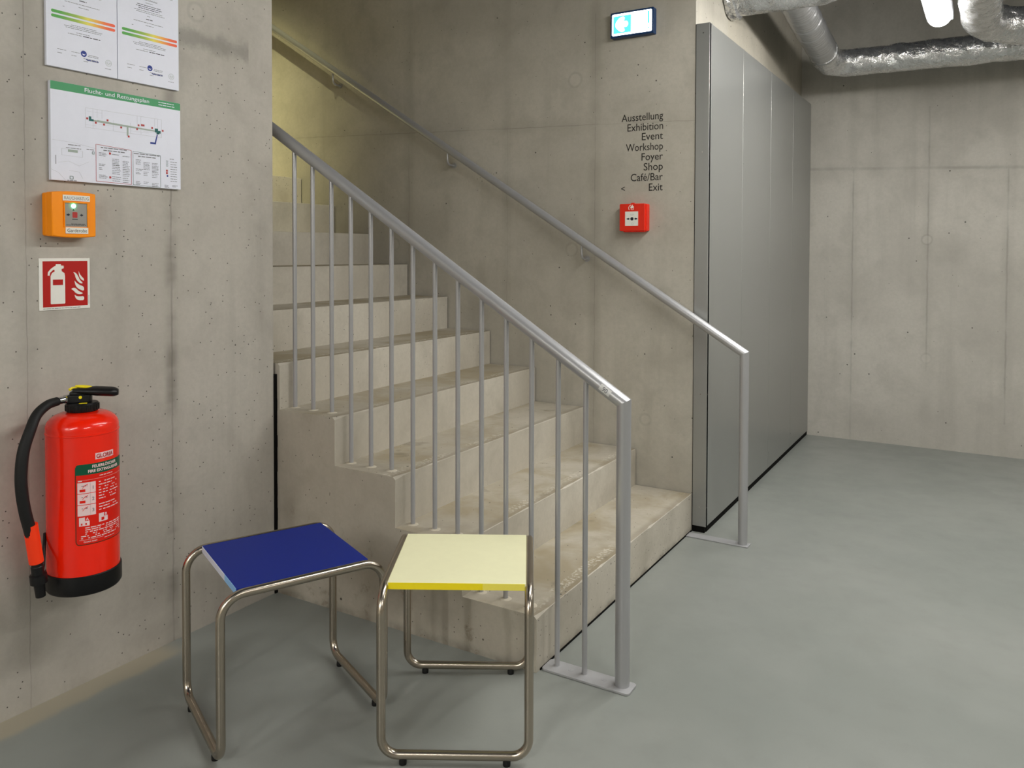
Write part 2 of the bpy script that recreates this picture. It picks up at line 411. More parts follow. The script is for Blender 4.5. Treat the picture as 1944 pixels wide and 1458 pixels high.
def foil_mat():
    m = bpy.data.materials.new('aluminium_foil'); m.use_nodes = True; N = NT(m); b = N.b; P = N.pos()
    b.inputs['Metallic'].default_value = .8; b.inputs['Base Color'].default_value = srgb(215, 215, 215)
    v = N.voro(P, 16); n = N.noise(P, 13, 4, .6, 1.5); n2 = N.noise(P, 45, 3, .6, .8)
    N.link(N.ramp(n2, .3, .7, .14, .3), b.inputs['Roughness'])
    N.bump(N.math('ADD', N.math('ADD', N.math('MULTIPLY', v.outputs['Distance'], .7), n), N.math('MULTIPLY', n2, .35)), .55, .02)
    return m
M_foil = foil_mat()
M_mort = pmat('pale_mortar', srgb(190, 182, 164), .8)
def flex_mat():
    m = bpy.data.materials.new('flexible_aluminium_duct'); m.use_nodes = True; N = NT(m); b = N.b
    b.inputs['Metallic'].default_value = .85; b.inputs['Base Color'].default_value = srgb(185, 185, 186); b.inputs['Roughness'].default_value = .4
    N.bump(N.noise(N.pos(), 40, 4, .6), .5, .006)
    return m
M_flex = flex_mat()

# ------------------------------------------------------------------ setting
def struct(name, mb, mat, bevel=0):
    o = mb.build(name, mat, smooth=False, bevel=bevel); o['kind'] = 'structure'; return o
XR, YN, XE = 5.0, -6.2, -5.2
struct('floor', MB().box(XE-.3, XR+.2, YN-.2, YF+.3, -.2, 0), M_floor)
struct('wall_left', MB().box(XE-.2, XW, YN, -.013, 0, SW_TOP), M_left)
struct('wall_back', MB().box(XE-.2, -.0, WY, WY+.5, 0, SW_TOP), M_back)
struct('wall_side', MB().box(-.3, 0.0, WY+.5, YF, 0, CEIL), M_plain)
struct('wall_far', MB().box(-.3, XR+.2, YF, YF+.3, 0, CEIL), M_far)
struct('wall_right', MB().box(XR, XR+.2, YN, YF, 0, CEIL), M_plain)
struct('wall_near', MB().box(XW, XR+.2, YN-.2, YN, 0, CEIL), M_plain)
struct('wall_stairwell', MB().box(XE-.3, XE, -.013, WY, 0, SW_TOP), M_plain)
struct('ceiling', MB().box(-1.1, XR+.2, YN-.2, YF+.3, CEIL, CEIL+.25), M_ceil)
struct('ceiling_stairwell', MB().box(XE-.3, -.0, -.3, WY+.1, SW_TOP, SW_TOP+.2), M_plain)
struct('wall_stairwell_upper', MB().box(-1.12, -.9, -.3, WY, CEIL+.25, SW_TOP), M_plain)

# ------------------------------------------------------------------ staircase
st = thing('concrete_staircase', (0, WY/2, 0), 'worn beige concrete staircase rising to the left between grey steel handrails', 'staircase')
SY1 = WY-.008
for n in range(1, 15):
    x1 = -(n-1)*G; x0 = -n*G if n < 14 else XE+.01
    mb = MB()
    # tread block with a worn, slightly uneven nosing
    rnd = random.Random(n); z1 = n*H; z0 = 0
    K = 40; top = []; 
    ys = [SY1*i/K for i in range(K+1)]
    chip = [(.0015+.0035*max(0, noise.noise(Vector((n*7.3, y*9, 0))))+(.004 if rnd.random() < .06 else 0)) for y in ys]
    if n <= 5: chip[0] = .010; chip[1] = .006
    vs_ = []
    for y, c in zip(ys, chip):
        vs_ += [(x0, y, z0), (x0, y, z1), (x1-c, y, z1), (x1, y, z1-c*.9), (x1, y, z0)]
    fs = []
    for i in range(K):
        a = i*5; bq = a+5
        for j in range(5): fs.append((a+j, a+(j+1) % 5, bq+(j+1) % 5, bq+j))
    fs.append((0, 1, 2, 3, 4)); fs.append(tuple(K*5+j for j in (4, 3, 2, 1, 0)))
    mb.add(vs_, fs)
    mb.build('step', M_stair, st, smooth=False)
mb = MB(); mb.box(.0005, .003, .02, SY1, 0, .006); mb.build('base_joint', M_seal, st, smooth=False, label='thin black sealant line under the first riser')
mb = MB()
zz = [i*.045 for i in range(21)]
for a, b in zip(zz[:-1], zz[1:]):
    if b > .845: break
    wj = .0065+.003*noise.noise(Vector((0, 3, a*14)))
    mb.box(XW-.03, XW-.001+wj, -.0125, -.0005, a, min(b, .845))
mb.build('wall_joint', M_seal, st, smooth=False, label='ragged black gap beside the left wall')
mb = MB()
for n in range(1, 14):
    mb.box(-14*G, -(n-1)*G-.004, SY1+.0005, WY-.0005, (n-1)*H+.0, n*H-.006)
mb.build('edge_joint', M_seal, st, smooth=False)

# ------------------------------------------------------------------ near railing
YR = .06; RR = .0212
ZP = .8285; SL = H/G*.995
rl = thing('baluster_railing', (.25, YR, 0), 'grey steel stair railing with thin vertical bars on the open near side of the stairs', 'railing')
railz = lambda x: ZP+(.251-x)*SL
ang = math.atan(SL)
# mitred joint of handrail and newel
def mitred(mb, top, r, foot, far, n=28):
    d1 = Vector((0, 0, 1)); d2 = (Vector(far)-Vector(top)).normalized()
    nrm = (d1 + d2).normalized()      # normal of the cutting plane (between -d1.. and d2)
    sx, sy = Vector((1, 0, 0)), Vector((0, 1, 0))
    u2 = d2.cross(sy).normalized()
    A = []; B = []; C = []; 
    for k in range(n):
        t = 2*math.pi*k/n; o1 = sx*math.cos(t)*r+sy*math.sin(t)*r
        h = -(o1.dot(nrm))/(d1.dot(nrm)); pm = Vector(top)+o1+d1*h
        B.append(pm); A.append(Vector((top[0]+o1.x, top[1]+o1.y, foot)))
        # same point slid along the rail
        rel = pm-Vector(top); rel = rel-d2*rel.dot(d2); C.append(Vector(far)+rel)
    return A, B, C
def post_and_rail(parent, top, r, foot, far, m1, m2):
    A, B, C = mitred(None, top, r, foot, far); n = len(A)
    q = MB(); q.add(A+B, [(i, (i+1) % n, n+(i+1) % n, n+i) for i in range(n)]+[tuple(range(n)), tuple(range(n, 2*n))]); q.build('newel_post', m1, parent, ang=30)
    q = MB(); q.add(B+C, [(i, (i+1) % n, n+(i+1) % n, n+i) for i in range(n)]+[tuple(range(n)), tuple(range(n, 2*n))]); return q.build('handrail', m2, parent, ang=30)
xe = -1.95
hr = post_and_rail(rl, (.251, YR, ZP), RR, .0065, (xe, YR, railz(xe)), M_rail, M_rail)
mb = MB()
fr = Frame((.140, .055, 0), (1, 0, 0), (0, 1, 0), (0, 0, 1))
mb.rrect(-.137, .146, -.034, .034, .012, .0005, .007, fr); bp = mb.build('base_plate', M_plate, rl, bevel=.001)
for xx in (-.055, .055):
    q = MB(); q.disc(xx, .004, .0085, .0068, .0078, fr, n=24); q.disc(xx, .004, .003, .0078, .0082, fr, n=6); q.build('screw_head', M_plate, bp)
for k in range(14):
    x = .130-.0919*k
    lev = 0 if x > 0 else int(-x/G)+1
    if k == 1: lev = 0
    zb = lev*H if lev else .007
    zt = railz(x)-RR*.8
    mb = MB(); mb.tube([(x, YR, zb-.0), (x, YR, zt)], .0079, 16)
    o = mb.build('baluster', M_rail, rl)
    if lev:
        q = MB(); rnd = random.Random(k); n = 18
        p = []
        for rr, h in ((.020, 0.0003), (.0165, .0016), (.0085, .0028)):
            p += [(x+rr*(1+.18*noise.noise(Vector((k, i*.9, rr))))*math.cos(2*math.pi*i/n), YR+rr*.9*(1+.18*noise.noise(Vector((k+5, i*.9, rr))))*math.sin(2*math.pi*i/n), zb+h) for i in range(n)]
        q.add(p, [(a*n+i, a*n+(i+1) % n, (a+1)*n+(i+1) % n, (a+1)*n+i) for a in range(2) for i in range(n)]+[tuple(range(2*n, 3*n))])
        q.build('mortar_ring', M_mort, o)
# number tag
d = Vector((1, 0, -SL)).normalized(); side = Vector((0, 0, 1)).cross(d).normalized()
ctr = Vector((.199, YR, railz(.199)))
perp = d.cross(Vector((0, -1, 0))).normalized()
if perp.z < 0: perp = -perp
def on_rail(a, b, c):   # a along the rail downwards, b = arc around it
    t = b/RR+math.radians(8); nvec = Vector((0, -1, 0))*math.cos(t)+perp*math.sin(t)
    return ctr+d*a+nvec*(RR+.0004+c)
mb = MB()
for i in range(8):
    b0 = -.010+.020*i/8; b1 = -.010+.020*(i+1)/8
    mb.add([on_rail(-.019, b0, 0), on_rail(.019, b0, 0), on_rail(.019, b1, 0), on_rail(-.019, b1, 0)], [(0, 1, 2, 3)])
tg = mb.build('number_tag', M_tag, hr, label='silver tag reading 90 on the handrail')
q = MB(); add_text(q, '90', 0, -.0062, .0125, on_rail, .0004, 'C', bold=.01); q.build('numerals', M_greytxt, tg)  if False else q.build('numerals', M_greytxt, hr)

# ------------------------------------------------------------------ wall handrail
YW2 = WY-.062; R2 = .0195
wr = thing('wall_handrail', (.25, YW2, 0), 'grey tubular steel handrail on small hooked brackets along the back wall of the stairs', 'handrail')
zt2 = .828
SL2 = .624
rz2 = lambda x: zt2+(.246-x)*SL2
hr2 = post_and_rail(wr, (.246, YW2, zt2), R2, .0045, (-4.6, YW2, rz2(-4.6)), M_rail, M_rail)
mb = MB(); mb.box(.0035, .275, YW2-.028, YW2+.025, .0005, .005); mb.build('base_plate', M_plate, wr, bevel=.001)
for x in (-.53, -1.315, -2.125, -2.93, -3.73):
    z = rz2(x)-R2*1.1
    mb = MB()
    mb.tube(fillet([(x, YW2, z+.006), (x, YW2, z-.062), (x, WY-.001, z-.062)], .026), .0055, 12)
    b = mb.build('bracket', M_rail, wr)
    q = MB(); q.disc(0, 0, .015, 0, .004, Frame((x, WY-.0005, z-.062), (1, 0, 0), (0, 0, 1), (0, -1, 0))); q.build('wall_plate', M_rail, b)

# ------------------------------------------------------------------ sheet steel cladding
PT = .0655; ZC0, ZC1 = .028, 2.278
cl = thing('steel_cladding', (PT/2, WY+.02, 0), 'tall grey sheet steel cladding covering the end of the back wall beside the wall handrail', 'cladding')
fe = Frame((.0035, WY-.004, 0), (1, 0, 0), (0, 0, 1), (0, -1, 0))
mb = MB(); mb.box(0, PT-.0035, ZC0, ZC1, -.02, .0015, fe); ep = mb.build('end_panel', M_clad, cl, bevel=.0012)
for z in (.115, .625, 1.17, 1.708, 2.235):
    q = MB(); q.disc(.033, z, .0032, .0014, .0030, fe, n=12); q.build('screw', M_screw, ep)
ys = [WY-.004, 1.994, 2.583, 3.16, YF-.002]
fs_ = Frame((PT, 0, 0), (0, 1, 0), (0, 0, 1), (1, 0, 0))
for i in range(4):
    mb = MB(); mb.box(ys[i]+.0012, ys[i+1]-.0012, ZC0, ZC1, -.003, 0, fs_)
    sp_ = mb.build('side_panel', M_clad, cl, bevel=.0012)
    for z in (.115, .625, 1.17, 1.708, 2.235):
        q = MB(); q.disc(ys[i]+(.012 if i else .010), z, .0028, 0, .0014, fs_, n=12); q.build('screw', M_screw, sp_)
mb = MB(); mb.box(.006, PT-.004, WY+.018, YF-.002, .0, ZC1-.003); mb.build('core', M_seal, cl, smooth=False)
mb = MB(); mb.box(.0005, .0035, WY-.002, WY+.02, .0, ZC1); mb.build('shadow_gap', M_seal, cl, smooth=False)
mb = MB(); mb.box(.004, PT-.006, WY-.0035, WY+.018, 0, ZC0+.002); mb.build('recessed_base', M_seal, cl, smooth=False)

# ------------------------------------------------------------------ exit sign
FB = lambda x, z: Frame((x, WY, z), (1, 0, 0), (0, 0, 1), (0, -1, 0))
fx = FB(-.292, 2.318)
ex = thing('exit_sign', (-.292, WY, 2.318), 'small backlit emergency exit sign with white arrow pointing left, high on the back wall', 'exit sign')
mb = MB(); mb.rrect(-.106, .106, -.059, .059, .004, 0, .036, fx); mb.build('housing', M_navy, ex, bevel=.0015)
mb = MB(); mb.rrect(-.098, .098, -.049, .050, .006, .034, .0368, fx); mb.build('lit_panel', M_emitw, ex)
mb = MB(); mb.box(-.091, -.003, -.040, .040, .0368, .0372, fx)
mb.box(.077, .086, -.012, .043, .0368, .0372, fx); mb.box(.079, .085, -.036, -.029, .0368, .0372, fx)
# running figure, faint
for pts in ([(.030, .012), (.036, .016), (.046, .002), (.044, -.004), (.036, -.002)], [(.034, .002), (.040, -.002), (.030, -.020), (.024, -.018)], [(.040, .0), (.046, -.010), (.056, -.024), (.050, -.026), (.038, -.008)]):
    pass
mb.build('green_field', M_emitc, ex)
def smooth_closed(pts, it=2):
    for _ in range(it):
        o = []
        for i in range(len(pts)):
            a = pts[i]; b = pts[(i+1) % len(pts)]
            o += [(a[0]*.75+b[0]*.25, a[1]*.75+b[1]*.25), (a[0]*.25+b[0]*.75, a[1]*.25+b[1]*.75)]
        pts = o
    return pts
arrow = smooth_closed([(-.088, 0), (-.060, .034), (-.034, .034), (-.036, .020), (-.044, .013), (-.022, .014), (-.017, 0), (-.022, -.014), (-.044, -.013), (-.036, -.020), (-.034, -.034), (-.060, -.034)], 2)
mb = MB(); mb.prism(arrow, .0372, .0376, fx); mb.build('arrow', M_emitw, ex)
mb = MB(); mb.disc(-.110, .022, .012, 0, .010, fx); mb.build('cable_gland', M_greyface, ex)

# ------------------------------------------------------------------ wall lettering
lt = thing('wall_lettering', (-.25, WY, 1.7), 'eight lines of small black lettering, Ausstellung down to Exit, on the back wall', 'lettering')
lines = ['Ausstellung', 'Exhibition', 'Event', 'Workshop', 'Foyer', 'Shop', 'Café/Bar', 'Exit']
wid = [.205, .175, .103, .182, .104, .093, .157, .067]
ft = FB(-.150, 0)
zl = [1.872, 1.8255, 1.780, 1.7325, 1.6865, 1.640, 1.5925, 1.545]
for t, wd, z in zip(lines, wid, zl):
    q = MB(); add_text(q, t, 0, z, .0335, ft, .0006, 'R', width=wd, bold=.003)
    q.build('text_line', M_text, lt, smooth=False)
q = MB(); add_text(q, '<', -.205, zl[-1], .0272, ft, .0006, 'L', width=.019, bold=.006); q.build('left_arrow', M_text, lt, smooth=False)

# ------------------------------------------------------------------ fire alarm call point
fa = FB(-.279, 1.421)
al = thing('fire_alarm_button', (-.279, WY, 1.421), 'square red manual fire alarm call point on the back wall below the lettering', 'fire alarm')
mb = MB(); mb.rrect(-.066, .066, -.063, .063, .005, 0, .032, fa); mb.rrect(-.064, .060, -.062, .064, .005, .030, .045, fa)
mb.prism([(-.012, .063), (-.006, .068), (.006, .068), (.012, .063)], .028, .044, fa)
mb.prism([(-.050, -.061), (.058, -.061), (.055, -.067), (-.045, -.067)], .004, .040, fa)
mb.build('housing', M_red, al, bevel=.0018)
mb = MB(); mb.box(-.036, .028, -.038, .028, .0445, .0458, fa); bpn = mb.build('break_glass_panel', M_signwhite, al)
mb = MB(); mb.disc(-.002, -.006, .0078, .0456, .0462, fa)
for sgn in (-1, 1):
    cx = -.002
    mb.prism([(cx+sgn*x, y-.006) for x, y in ((.011, 0), (.018, .006), (.018, .0028), (.026, .0028), (.026, -.0028), (.018, -.0028), (.018, -.006))], .0456, .0461, fa)
mb.build('press_symbol', M_blacktxt, bpn)
mb = MB(); rnd = random.Random(3); greek(mb, -.012, .008, .014, .0018, fa, .0461, 0, rnd); greek(mb, -.010, .004, .010, .0014, fa, .0461, 0, rnd)
mb.ring(0, -.029, .0045, .0055, .0458, .0461, fa); mb.build('fine_print', M_palegrey, bpn)
# house-with-flame pictogram
mb = MB()
hp = [(-.019, .040), (-.019, .050), (-.012, .0575), (-.005, .0585)]
def stroke(mb, pts, w_, c0, c1, fr, mi=0):
    for a, b in zip(pts[:-1], pts[1:]):
        dx, dy = b[0]-a[0], b[1]-a[1]; L = math.hypot(dx, dy) or 1; nx, ny = -dy/L*w_/2, dx/L*w_/2
        mb.prism([(a[0]+nx, a[1]+ny), (a[0]-nx, a[1]-ny), (b[0]-nx, b[1]-ny), (b[0]+nx, b[1]+ny)], c0, c1, fr, mi)
stroke(mb, [(-.012, .036), (-.018, .037), (-.019, .048), (-.012, .057), (-.006, .057)], .0022, .0448, .0455, fa)
stroke(mb, [(-.006, .036), (-.006, .042)], .002, .0448, .0455, fa); stroke(mb, [(-.004, .036), (.004, .036), (.005, .048)], .0022, .0448, .0455, fa)
mb.prism([(-.012, .044), (-.008, .052), (-.003, .054), (0, .060), (.002, .053), (.007, .052), (.004, .046), (-.002, .042)], .0448, .0456, fa)
mb.build('house_pictogram', M_signwhite, al)

# ------------------------------------------------------------------ left wall items
FL = lambda y, z: Frame((XW, y, z), (0, 1, 0), (0, 0, 1), (1, 0, 0))
def colour_bar_mat():
    m = bpy.data.materials.new('rating_bar_print'); m.use_nodes = True; N = NT(m); X, Y, Z = N.xyz()
    return m, N, Y
def ratingbar(y0, y1, name):
    m = bpy.data.materials.new(name); m.use_nodes = True; N = NT(m); X, Y, Z = N.xyz()
    r = N.n.new('ShaderNodeValToRGB'); t = N.math('DIVIDE', N.math('SUBTRACT', Y, y0), y1-y0); N.link(t, r.inputs[0])
    e = r.color_ramp.elements; e[0].position = .12; e[0].color = srgb(70, 160, 52); e[1].position = 1; e[1].color = srgb(235, 76, 30)
    for p, c in ((.38, srgb(150, 180, 60)), (.55, srgb(226, 214, 76)), (.72, srgb(238, 160, 50)), (.85, srgb(238, 100, 40))):
        k = e.new(p); k.color = c
    N.link(r.outputs[0], N.b.inputs['Base Color']); return m
def certificate(y0, label, seed, top_text):
    W_ = .2085; y1 = y0+W_; z0, z1 = 1.774, 2.070
    t = thing('certificate_board', (XW, y0+W_/2, z0), label, 'certificate', 'certificates on the left wall')
    f = FL(y0, z0)
    mb = MB(); mb.box(0, W_, 0, z1-z0, .0008, .011, f); mb.build('board', M_white, t, bevel=.0006)
    C0 = .0112; rnd = random.Random(seed)
    mb = MB()
    c = W_*.50
    if top_text:
        add_text(mb, 'Zertifikat', c, .270, .0062, f, C0, 'C', bold=.012)
        add_text(mb, 'über den Luftwechsel', c, .2565, .0045, f, C0, 'C', bold=.008)
        add_text(mb, 'ea', W_-.046, .2795, .006, f, C0, 'L', bold=.03)
    for z, hw in ((.240, .040), (.2345, .044), (.229, .036), (.150, .0), ): 
        if hw: greek(mb, c-hw, c+hw, z, .0018, f, C0, 0, rnd)
    greek(mb, c-.010, c+.012, .1985, .0022, f, C0, 0, rnd)
    greek(mb, c-.0, c+.052, .1, .0022, f, C0, 0, rnd)
    mb.build('bold_print', M_blacktxt, t, smooth=False)
    mb = MB()
    if top_text: add_text(mb, 'ndo', W_-.034, .2795, .006, f, C0, 'L')
    for z, a, b in ((.2485, -.012, .014), (.2225, -.050, .046), (.2175, -.044, .056), (.2085, -.006, .004), (.188, -.052, .050), (.1795, -.012, .018), (.172, -.058, -.053), (.125, -.034, .040), (.1205, -.054, .058), (.116, -.050, .056), (.106, -.020, .022), (.100, -.044, -.004)):
        greek(mb, c+a, c+b, z, .0015, f, C0, 0, rnd)
    for z, a, b in ((.050, .030, .055), (.050, .070, .095), (.040, .030, .045), (.040, .070, .085), (.050, .120, .150), (.046, .118, .150), (.038, .105, .150), (.034, .115, .150), (.030, .105, .118), (.022, .170, .190)):
        greek(mb, a, b, z, .0014, f, C0, 0, rnd)
    mb.build('fine_print', M_greytxt, t, smooth=False)
    mb = MB(); mb.ring(.106, .052, .0045, .0088, C0-.0003, C0, f); mb.prism([(.099, .053), (.106, .060), (.113, .056), (.108, .050)], C0-.0003, C0+.0001, f)
    greek(mb, .112, .150, .0355, .0022, f, C0, 0, rnd); mb.build('company_emblem', M_blueprint, t)
    mb = MB(); mb.ring(.181, .040, .0088, .0096, C0-.0003, C0, f); mb.ring(.181, .040, .0055, .0061, C0-.0003, C0, f); stroke(mb, [(.176, .041), (.181, .036), (.186, .041), (.176, .041)], .0008, C0-.0003, C0, f)
    mb.build('round_stamp', M_palegreen, t)
    M_bar = ratingbar(y0+.014, y1-.004, 'rating_bar_print')
    for z in (.1535, .1405):
        mb = MB(); mb.rrect(.014, W_-.006, z-.0042, z+.0042, .0038, C0-.0004, C0, f); mb.build('rating_bar', M_bar, t, label='bar fading from green through yellow to red')
certificate(-.8295, 'left one of two white certificate boards with rating bars above the evacuation plan', 5, False)
certificate(-.6190, 'right one of two white certificate boards, headed Zertifikat, on the left wall', 9, True)

# evacuation plan
pl = thing('evacuation_plan', (XW, -.615, 1.458), 'white evacuation plan board headed Flucht- und Rettungsplan with a green top band', 'evacuation plan')
f = FL(-.8215, 1.4585); PW, PH = .4135, .2750
mb = MB(); mb.box(0, PW, 0, PH, .0008, .013, f); mb.build('board', M_white, pl, bevel=.0006)
C0 = .0132
mb = MB(); mb.box(0.0003, PW-.0003, PH-.023, PH-.0003, .0125, C0, f); hd = mb.build('green_header', M_greenband, pl, smooth=False)
mb = MB(); add_text(mb, 'Flucht- und Rettungsplan', .098, PH-.0165, .0115, f, C0+.0003, 'L', width=.205, bold=.004)
rnd = random.Random(1); greek(mb, .335, .390, PH-.009, .0022, f, C0+.0003, 0, rnd); greek(mb, .335, .392, PH-.0165, .0022, f, C0+.0003, 0, rnd)
mb.build('header_lettering', M_palegreen if False else M_white, hd, smooth=False)
# building plan
mb = MB()
PL0, PL1, PB0, PB1 = .100, .345, .158, .214
stroke(mb, [(PL0, PB0), (PL1, PB0), (PL1, PB1), (PL0, PB1), (PL0, PB0)], .0006, C0, C0+.0002, f)
for x in (.122, .135, .150, .185, .240, .262, .275, .322, .332): stroke(mb, [(x, PB0 if rnd.random() < .5 else .19), (x, PB1 if rnd.random() < .6 else .19)], .0004, C0, C0+.0002, f)
for a, b, z in ((PL0, .13, .166), (.14, .2, .172), (.24, .30, .166), (.28, .33, .170), (.19, .24, .176), (.105, .15, .205)): stroke(mb, [(a, z), (b, z)], .0004, C0, C0+.0002, f)
# site map lower left
for pts in ([(.004, .112), (.06, .110), (.13, .100)], [(.03, .09), (.09, .088), (.09, .07), (.03, .072), (.03, .09)], [(.02, .05), (.05, .056), (.08, .045), (.11, .06)], [(.0, .03), (.02, .022), (.04, .002)], [(.05, .03), (.08, .028), (.09, .01)]): stroke(mb, pts, .0005, C0, C0+.0002, f)
mb.build('plan_outline', M_palegrey, pl, smooth=False)
mb = MB(); mb.prism([(.135, .1835), (.325, .1775), (.325, .1735), (.135, .1775)], C0, C0+.0003, f); mb.box(.228, .233, .150, .176, C0, C0+.0003, f)
mb.box(.120, .135, .178, .1822, C0, C0+.0003, f); mb.box(.048, .076, .082, .089, C0, C0+.0003, f)
mb.build('escape_route', M_palegreen, pl, smooth=False)
mb = MB()
for a, b, c_, d_ in ((.110, .117, .178, .191), (.117, .124, .178, .184), (.322, .333, .172, .184), (.333, .342, .170, .178), (.328, .337, .167, .172)): mb.box(a, b, c_, d_, C0, C0+.0004, f)
mb.build('stair_markers', M_teal, pl, smooth=False)
mb = MB(); mb.prism([(.329, .166), (.332, .166), (.3255, .138), (.321, .138)], C0, C0+.0004, f); mb.box(.306, .3255, .1345, .140, C0, C0+.0004, f); mb.disc(.3655, .040, .003, C0, C0+.0003, f)
mb.build('position_marker', M_blueprint, pl, smooth=False)
mb = MB()
for x, z in ((.102, .184), (.128, .175), (.153, .173), (.164, .187), (.207, .172), (.231, .148), (.259, .174), (.264, .186), (.275, .188), (.281, .188), (.310, .184), (.347, .180)):
    mb.box(x, x+.0055, z-.0028, z+.0028, C0, C0+.0004, f)
stroke(mb, [(.130, .006), (.130, .113), (.2415, .107), (.2415, .004), (.130, .006)], .0011, C0, C0+.0003, f)
for x, z in ((.1735, .0905), (.1735, .020), (.3635, .0565), (.3635, .049)): mb.box(x-.003, x+.003, z-.003, z+.003, C0, C0+.0003, f)
mb.build('red_symbols', M_redprint, pl, smooth=False)
mb = MB()
stroke(mb, [(.2475, .004), (.2475, .105), (.341, .101), (.341, .002), (.2475, .004)], .0008, C0, C0+.0003, f)
stroke(mb, [(.119, .083), (.125, .083), (.125, .090), (.119, .090), (.119, .083)], .001, C0, C0+.0003, f)
stroke(mb, [(.053, .006), (.062, .006), (.062, .014), (.053, .014), (.053, .006)], .0012, C0, C0+.0003, f)
for z in (.084, .077, .070): stroke(mb, [(.361, z), (.367, z), (.367, z+.004), (.361, z+.004), (.361, z)], .0006, C0, C0+.0003, f)
mb.build('green_symbols', M_labelgreen, pl, smooth=False)
mb = MB()
def para(x0, x1, z1, n, dz=.0042, h=.0014):
    for i in range(n): greek(mb, x0, x1-rnd.uniform(0, .006), z1-i*dz, h, f, C0+.0003, 0, rnd)
for z in (.104, .0965): greek(mb, .145+(.0 if z > .1 else .008), .228-(.0 if z > .1 else .008), z, .0026, f, C0+.0003, 0, rnd)
for z in (.098, .0905): greek(mb, .250+(.0 if z > .095 else .014), .338-(.0 if z > .095 else .014), z, .0026, f, C0+.0003, 0, rnd)
para(.139, .166, .089, 3); para(.139, .160, .056, 2); para(.139, .152, .045, 2); para(.139, .165, .024, 3)
para(.180, .208, .088, 1); para(.180, .206, .074, 5); para(.180, .208, .056, 6, .005); para(.180, .208, .022, 3, .006)
para(.213, .238, .086, 1); para(.213, .236, .070, 4); para(.213, .238, .052, 6, .005); para(.213, .236, .020, 3, .006)
para(.256, .275, .080, 4); para(.256, .282, .052, 2); para(.256, .275, .042, 2); para(.256, .275, .014, 3)
para(.282, .306, .074, 6); para(.282, .300, .045, 3, .005); para(.282, .300, .014, 2)
para(.311, .334, .074, 7); para(.311, .334, .046, 4, .005); para(.311, .334, .012, 3)
for i in range(9): greek(mb, .376, .400, .084-i*.0076, .0016, f, C0+.0003, 0, rnd)
greek(mb, .374, .390, .093, .002, f, C0+.0003, 0, rnd); para(.355, .372, .010, 3, .0035); para(.382, .402, .010, 2, .0035)
greek(mb, .048, .085, .1015, .002, f, C0+.0003, 0, rnd); greek(mb, .042, .086, .0925, .0018, f, C0+.0003, 0, rnd); greek(mb, .102, .124, .094, .002, f, C0+.0003, 0, rnd); greek(mb, .045, .072, .001, .002, f, C0+.0003, 0, rnd)
mb.box(.0125, .0140, .045, .070, C0, C0+.0003, f)
mb.build('fine_print', M_greytxt, pl, smooth=False)

# orange smoke vent call point
f = FL(-.7785, 1.3625)
ov = thing('smoke_vent_button', (XW, -.7785, 1.3625), 'orange smoke vent call point with green light and Garderobe label on the left wall', 'smoke vent button')
mb = MB(); mb.rrect(-.0625, .0625, -.060, .060, .006, 0, .022, f)
# bulged front
pts = []
for k in range(13): t = -1+2*k/12; pts.append((t*.0625, .0605+.004*(1-t*t)))
for k in range(13): t = 1-2*k/12; pts.append((t*.0625, -.0605-.004*(1-t*t)))
mb.prism(pts, .020, .050, f)
mb.build('housing', M_orange, ov, bevel=.003)
mb = MB(); mb.box(-.028, .036, -.034, .032, .0490, .0504, f); ins = mb.build('insert_panel', M_greyface, ov)
mb = MB()
mb.box(-.0305, -.028, -.036, .034, .049, .0535, f); mb.box(.036, .0395, -.036, .034, .049, .0535, f); mb.box(-.0305, .0395, .032, .036, .049, .0535, f)
mb.build('bezel', M_orange, ov, bevel=.0008)
mb = MB(); mb.box(-.033, .044, .038, .054, .050, .0518, f); tl = mb.build('title_label', M_signwhite, ov)
q = MB(); add_text(q, 'RAUCHABZUG', .0055, .0415, .0085, f, .0521, 'C', width=.070); q.build('title_lettering', M_greytxt, tl, smooth=False)
mb = MB(); mb.box(-.026, .038, -.053, -.036, .050, .0525, f); nl = mb.build('name_label', M_signwhite, ov)
q = MB(); add_text(q, 'Garderobe', .006, -.0490, .0092, f, .0528, 'C', width=.056); q.build('name_lettering', M_blacktxt, nl, smooth=False)
mb = MB(); mb.lathe([(.0001, 0), (.006, 0), (.006, .0015), (.004, .0035), (.0001, .0042)], (0, 0), 20)
vv = [f(-.003+v.x, .024+v.y, .0504+v.z) for v in mb.v]; q = MB(); q.add(vv, mb.f); q.build('indicator_light', M_led, ov)
mb = MB()
for sgn in (-1, 1): mb.prism([(.001+sgn*x, y-.001) for x, y in ((.014, 0), (.019, .004), (.019, .002), (.023, .002), (.023, -.002), (.019, -.002), (.019, -.004))], .0504, .0508, f)
rnd = random.Random(2); greek(mb, -.007, .009, -.014, .0022, f, .0507, 0, rnd); greek(mb, -.024, .032, -.030, .0014, f, .0507, 0, rnd); greek(mb, -.010, .030, -.027, .0014, f, .0507, 0, rnd)
mb.build('press_symbol', M_blacktxt, ins, smooth=False)
mb = MB(); mb.rrect(-.006, .008, -.009, .007, .002, .0504, .0508, f); mb.build('house_symbol', M_redprint, ins, smooth=False)
mb = MB(); mb.prism([(-.006, .011), (.0, .011), (-.003, .016)], .0504, .0508, f); mb.build('small_triangle', M_labelgreen, ins, smooth=False)

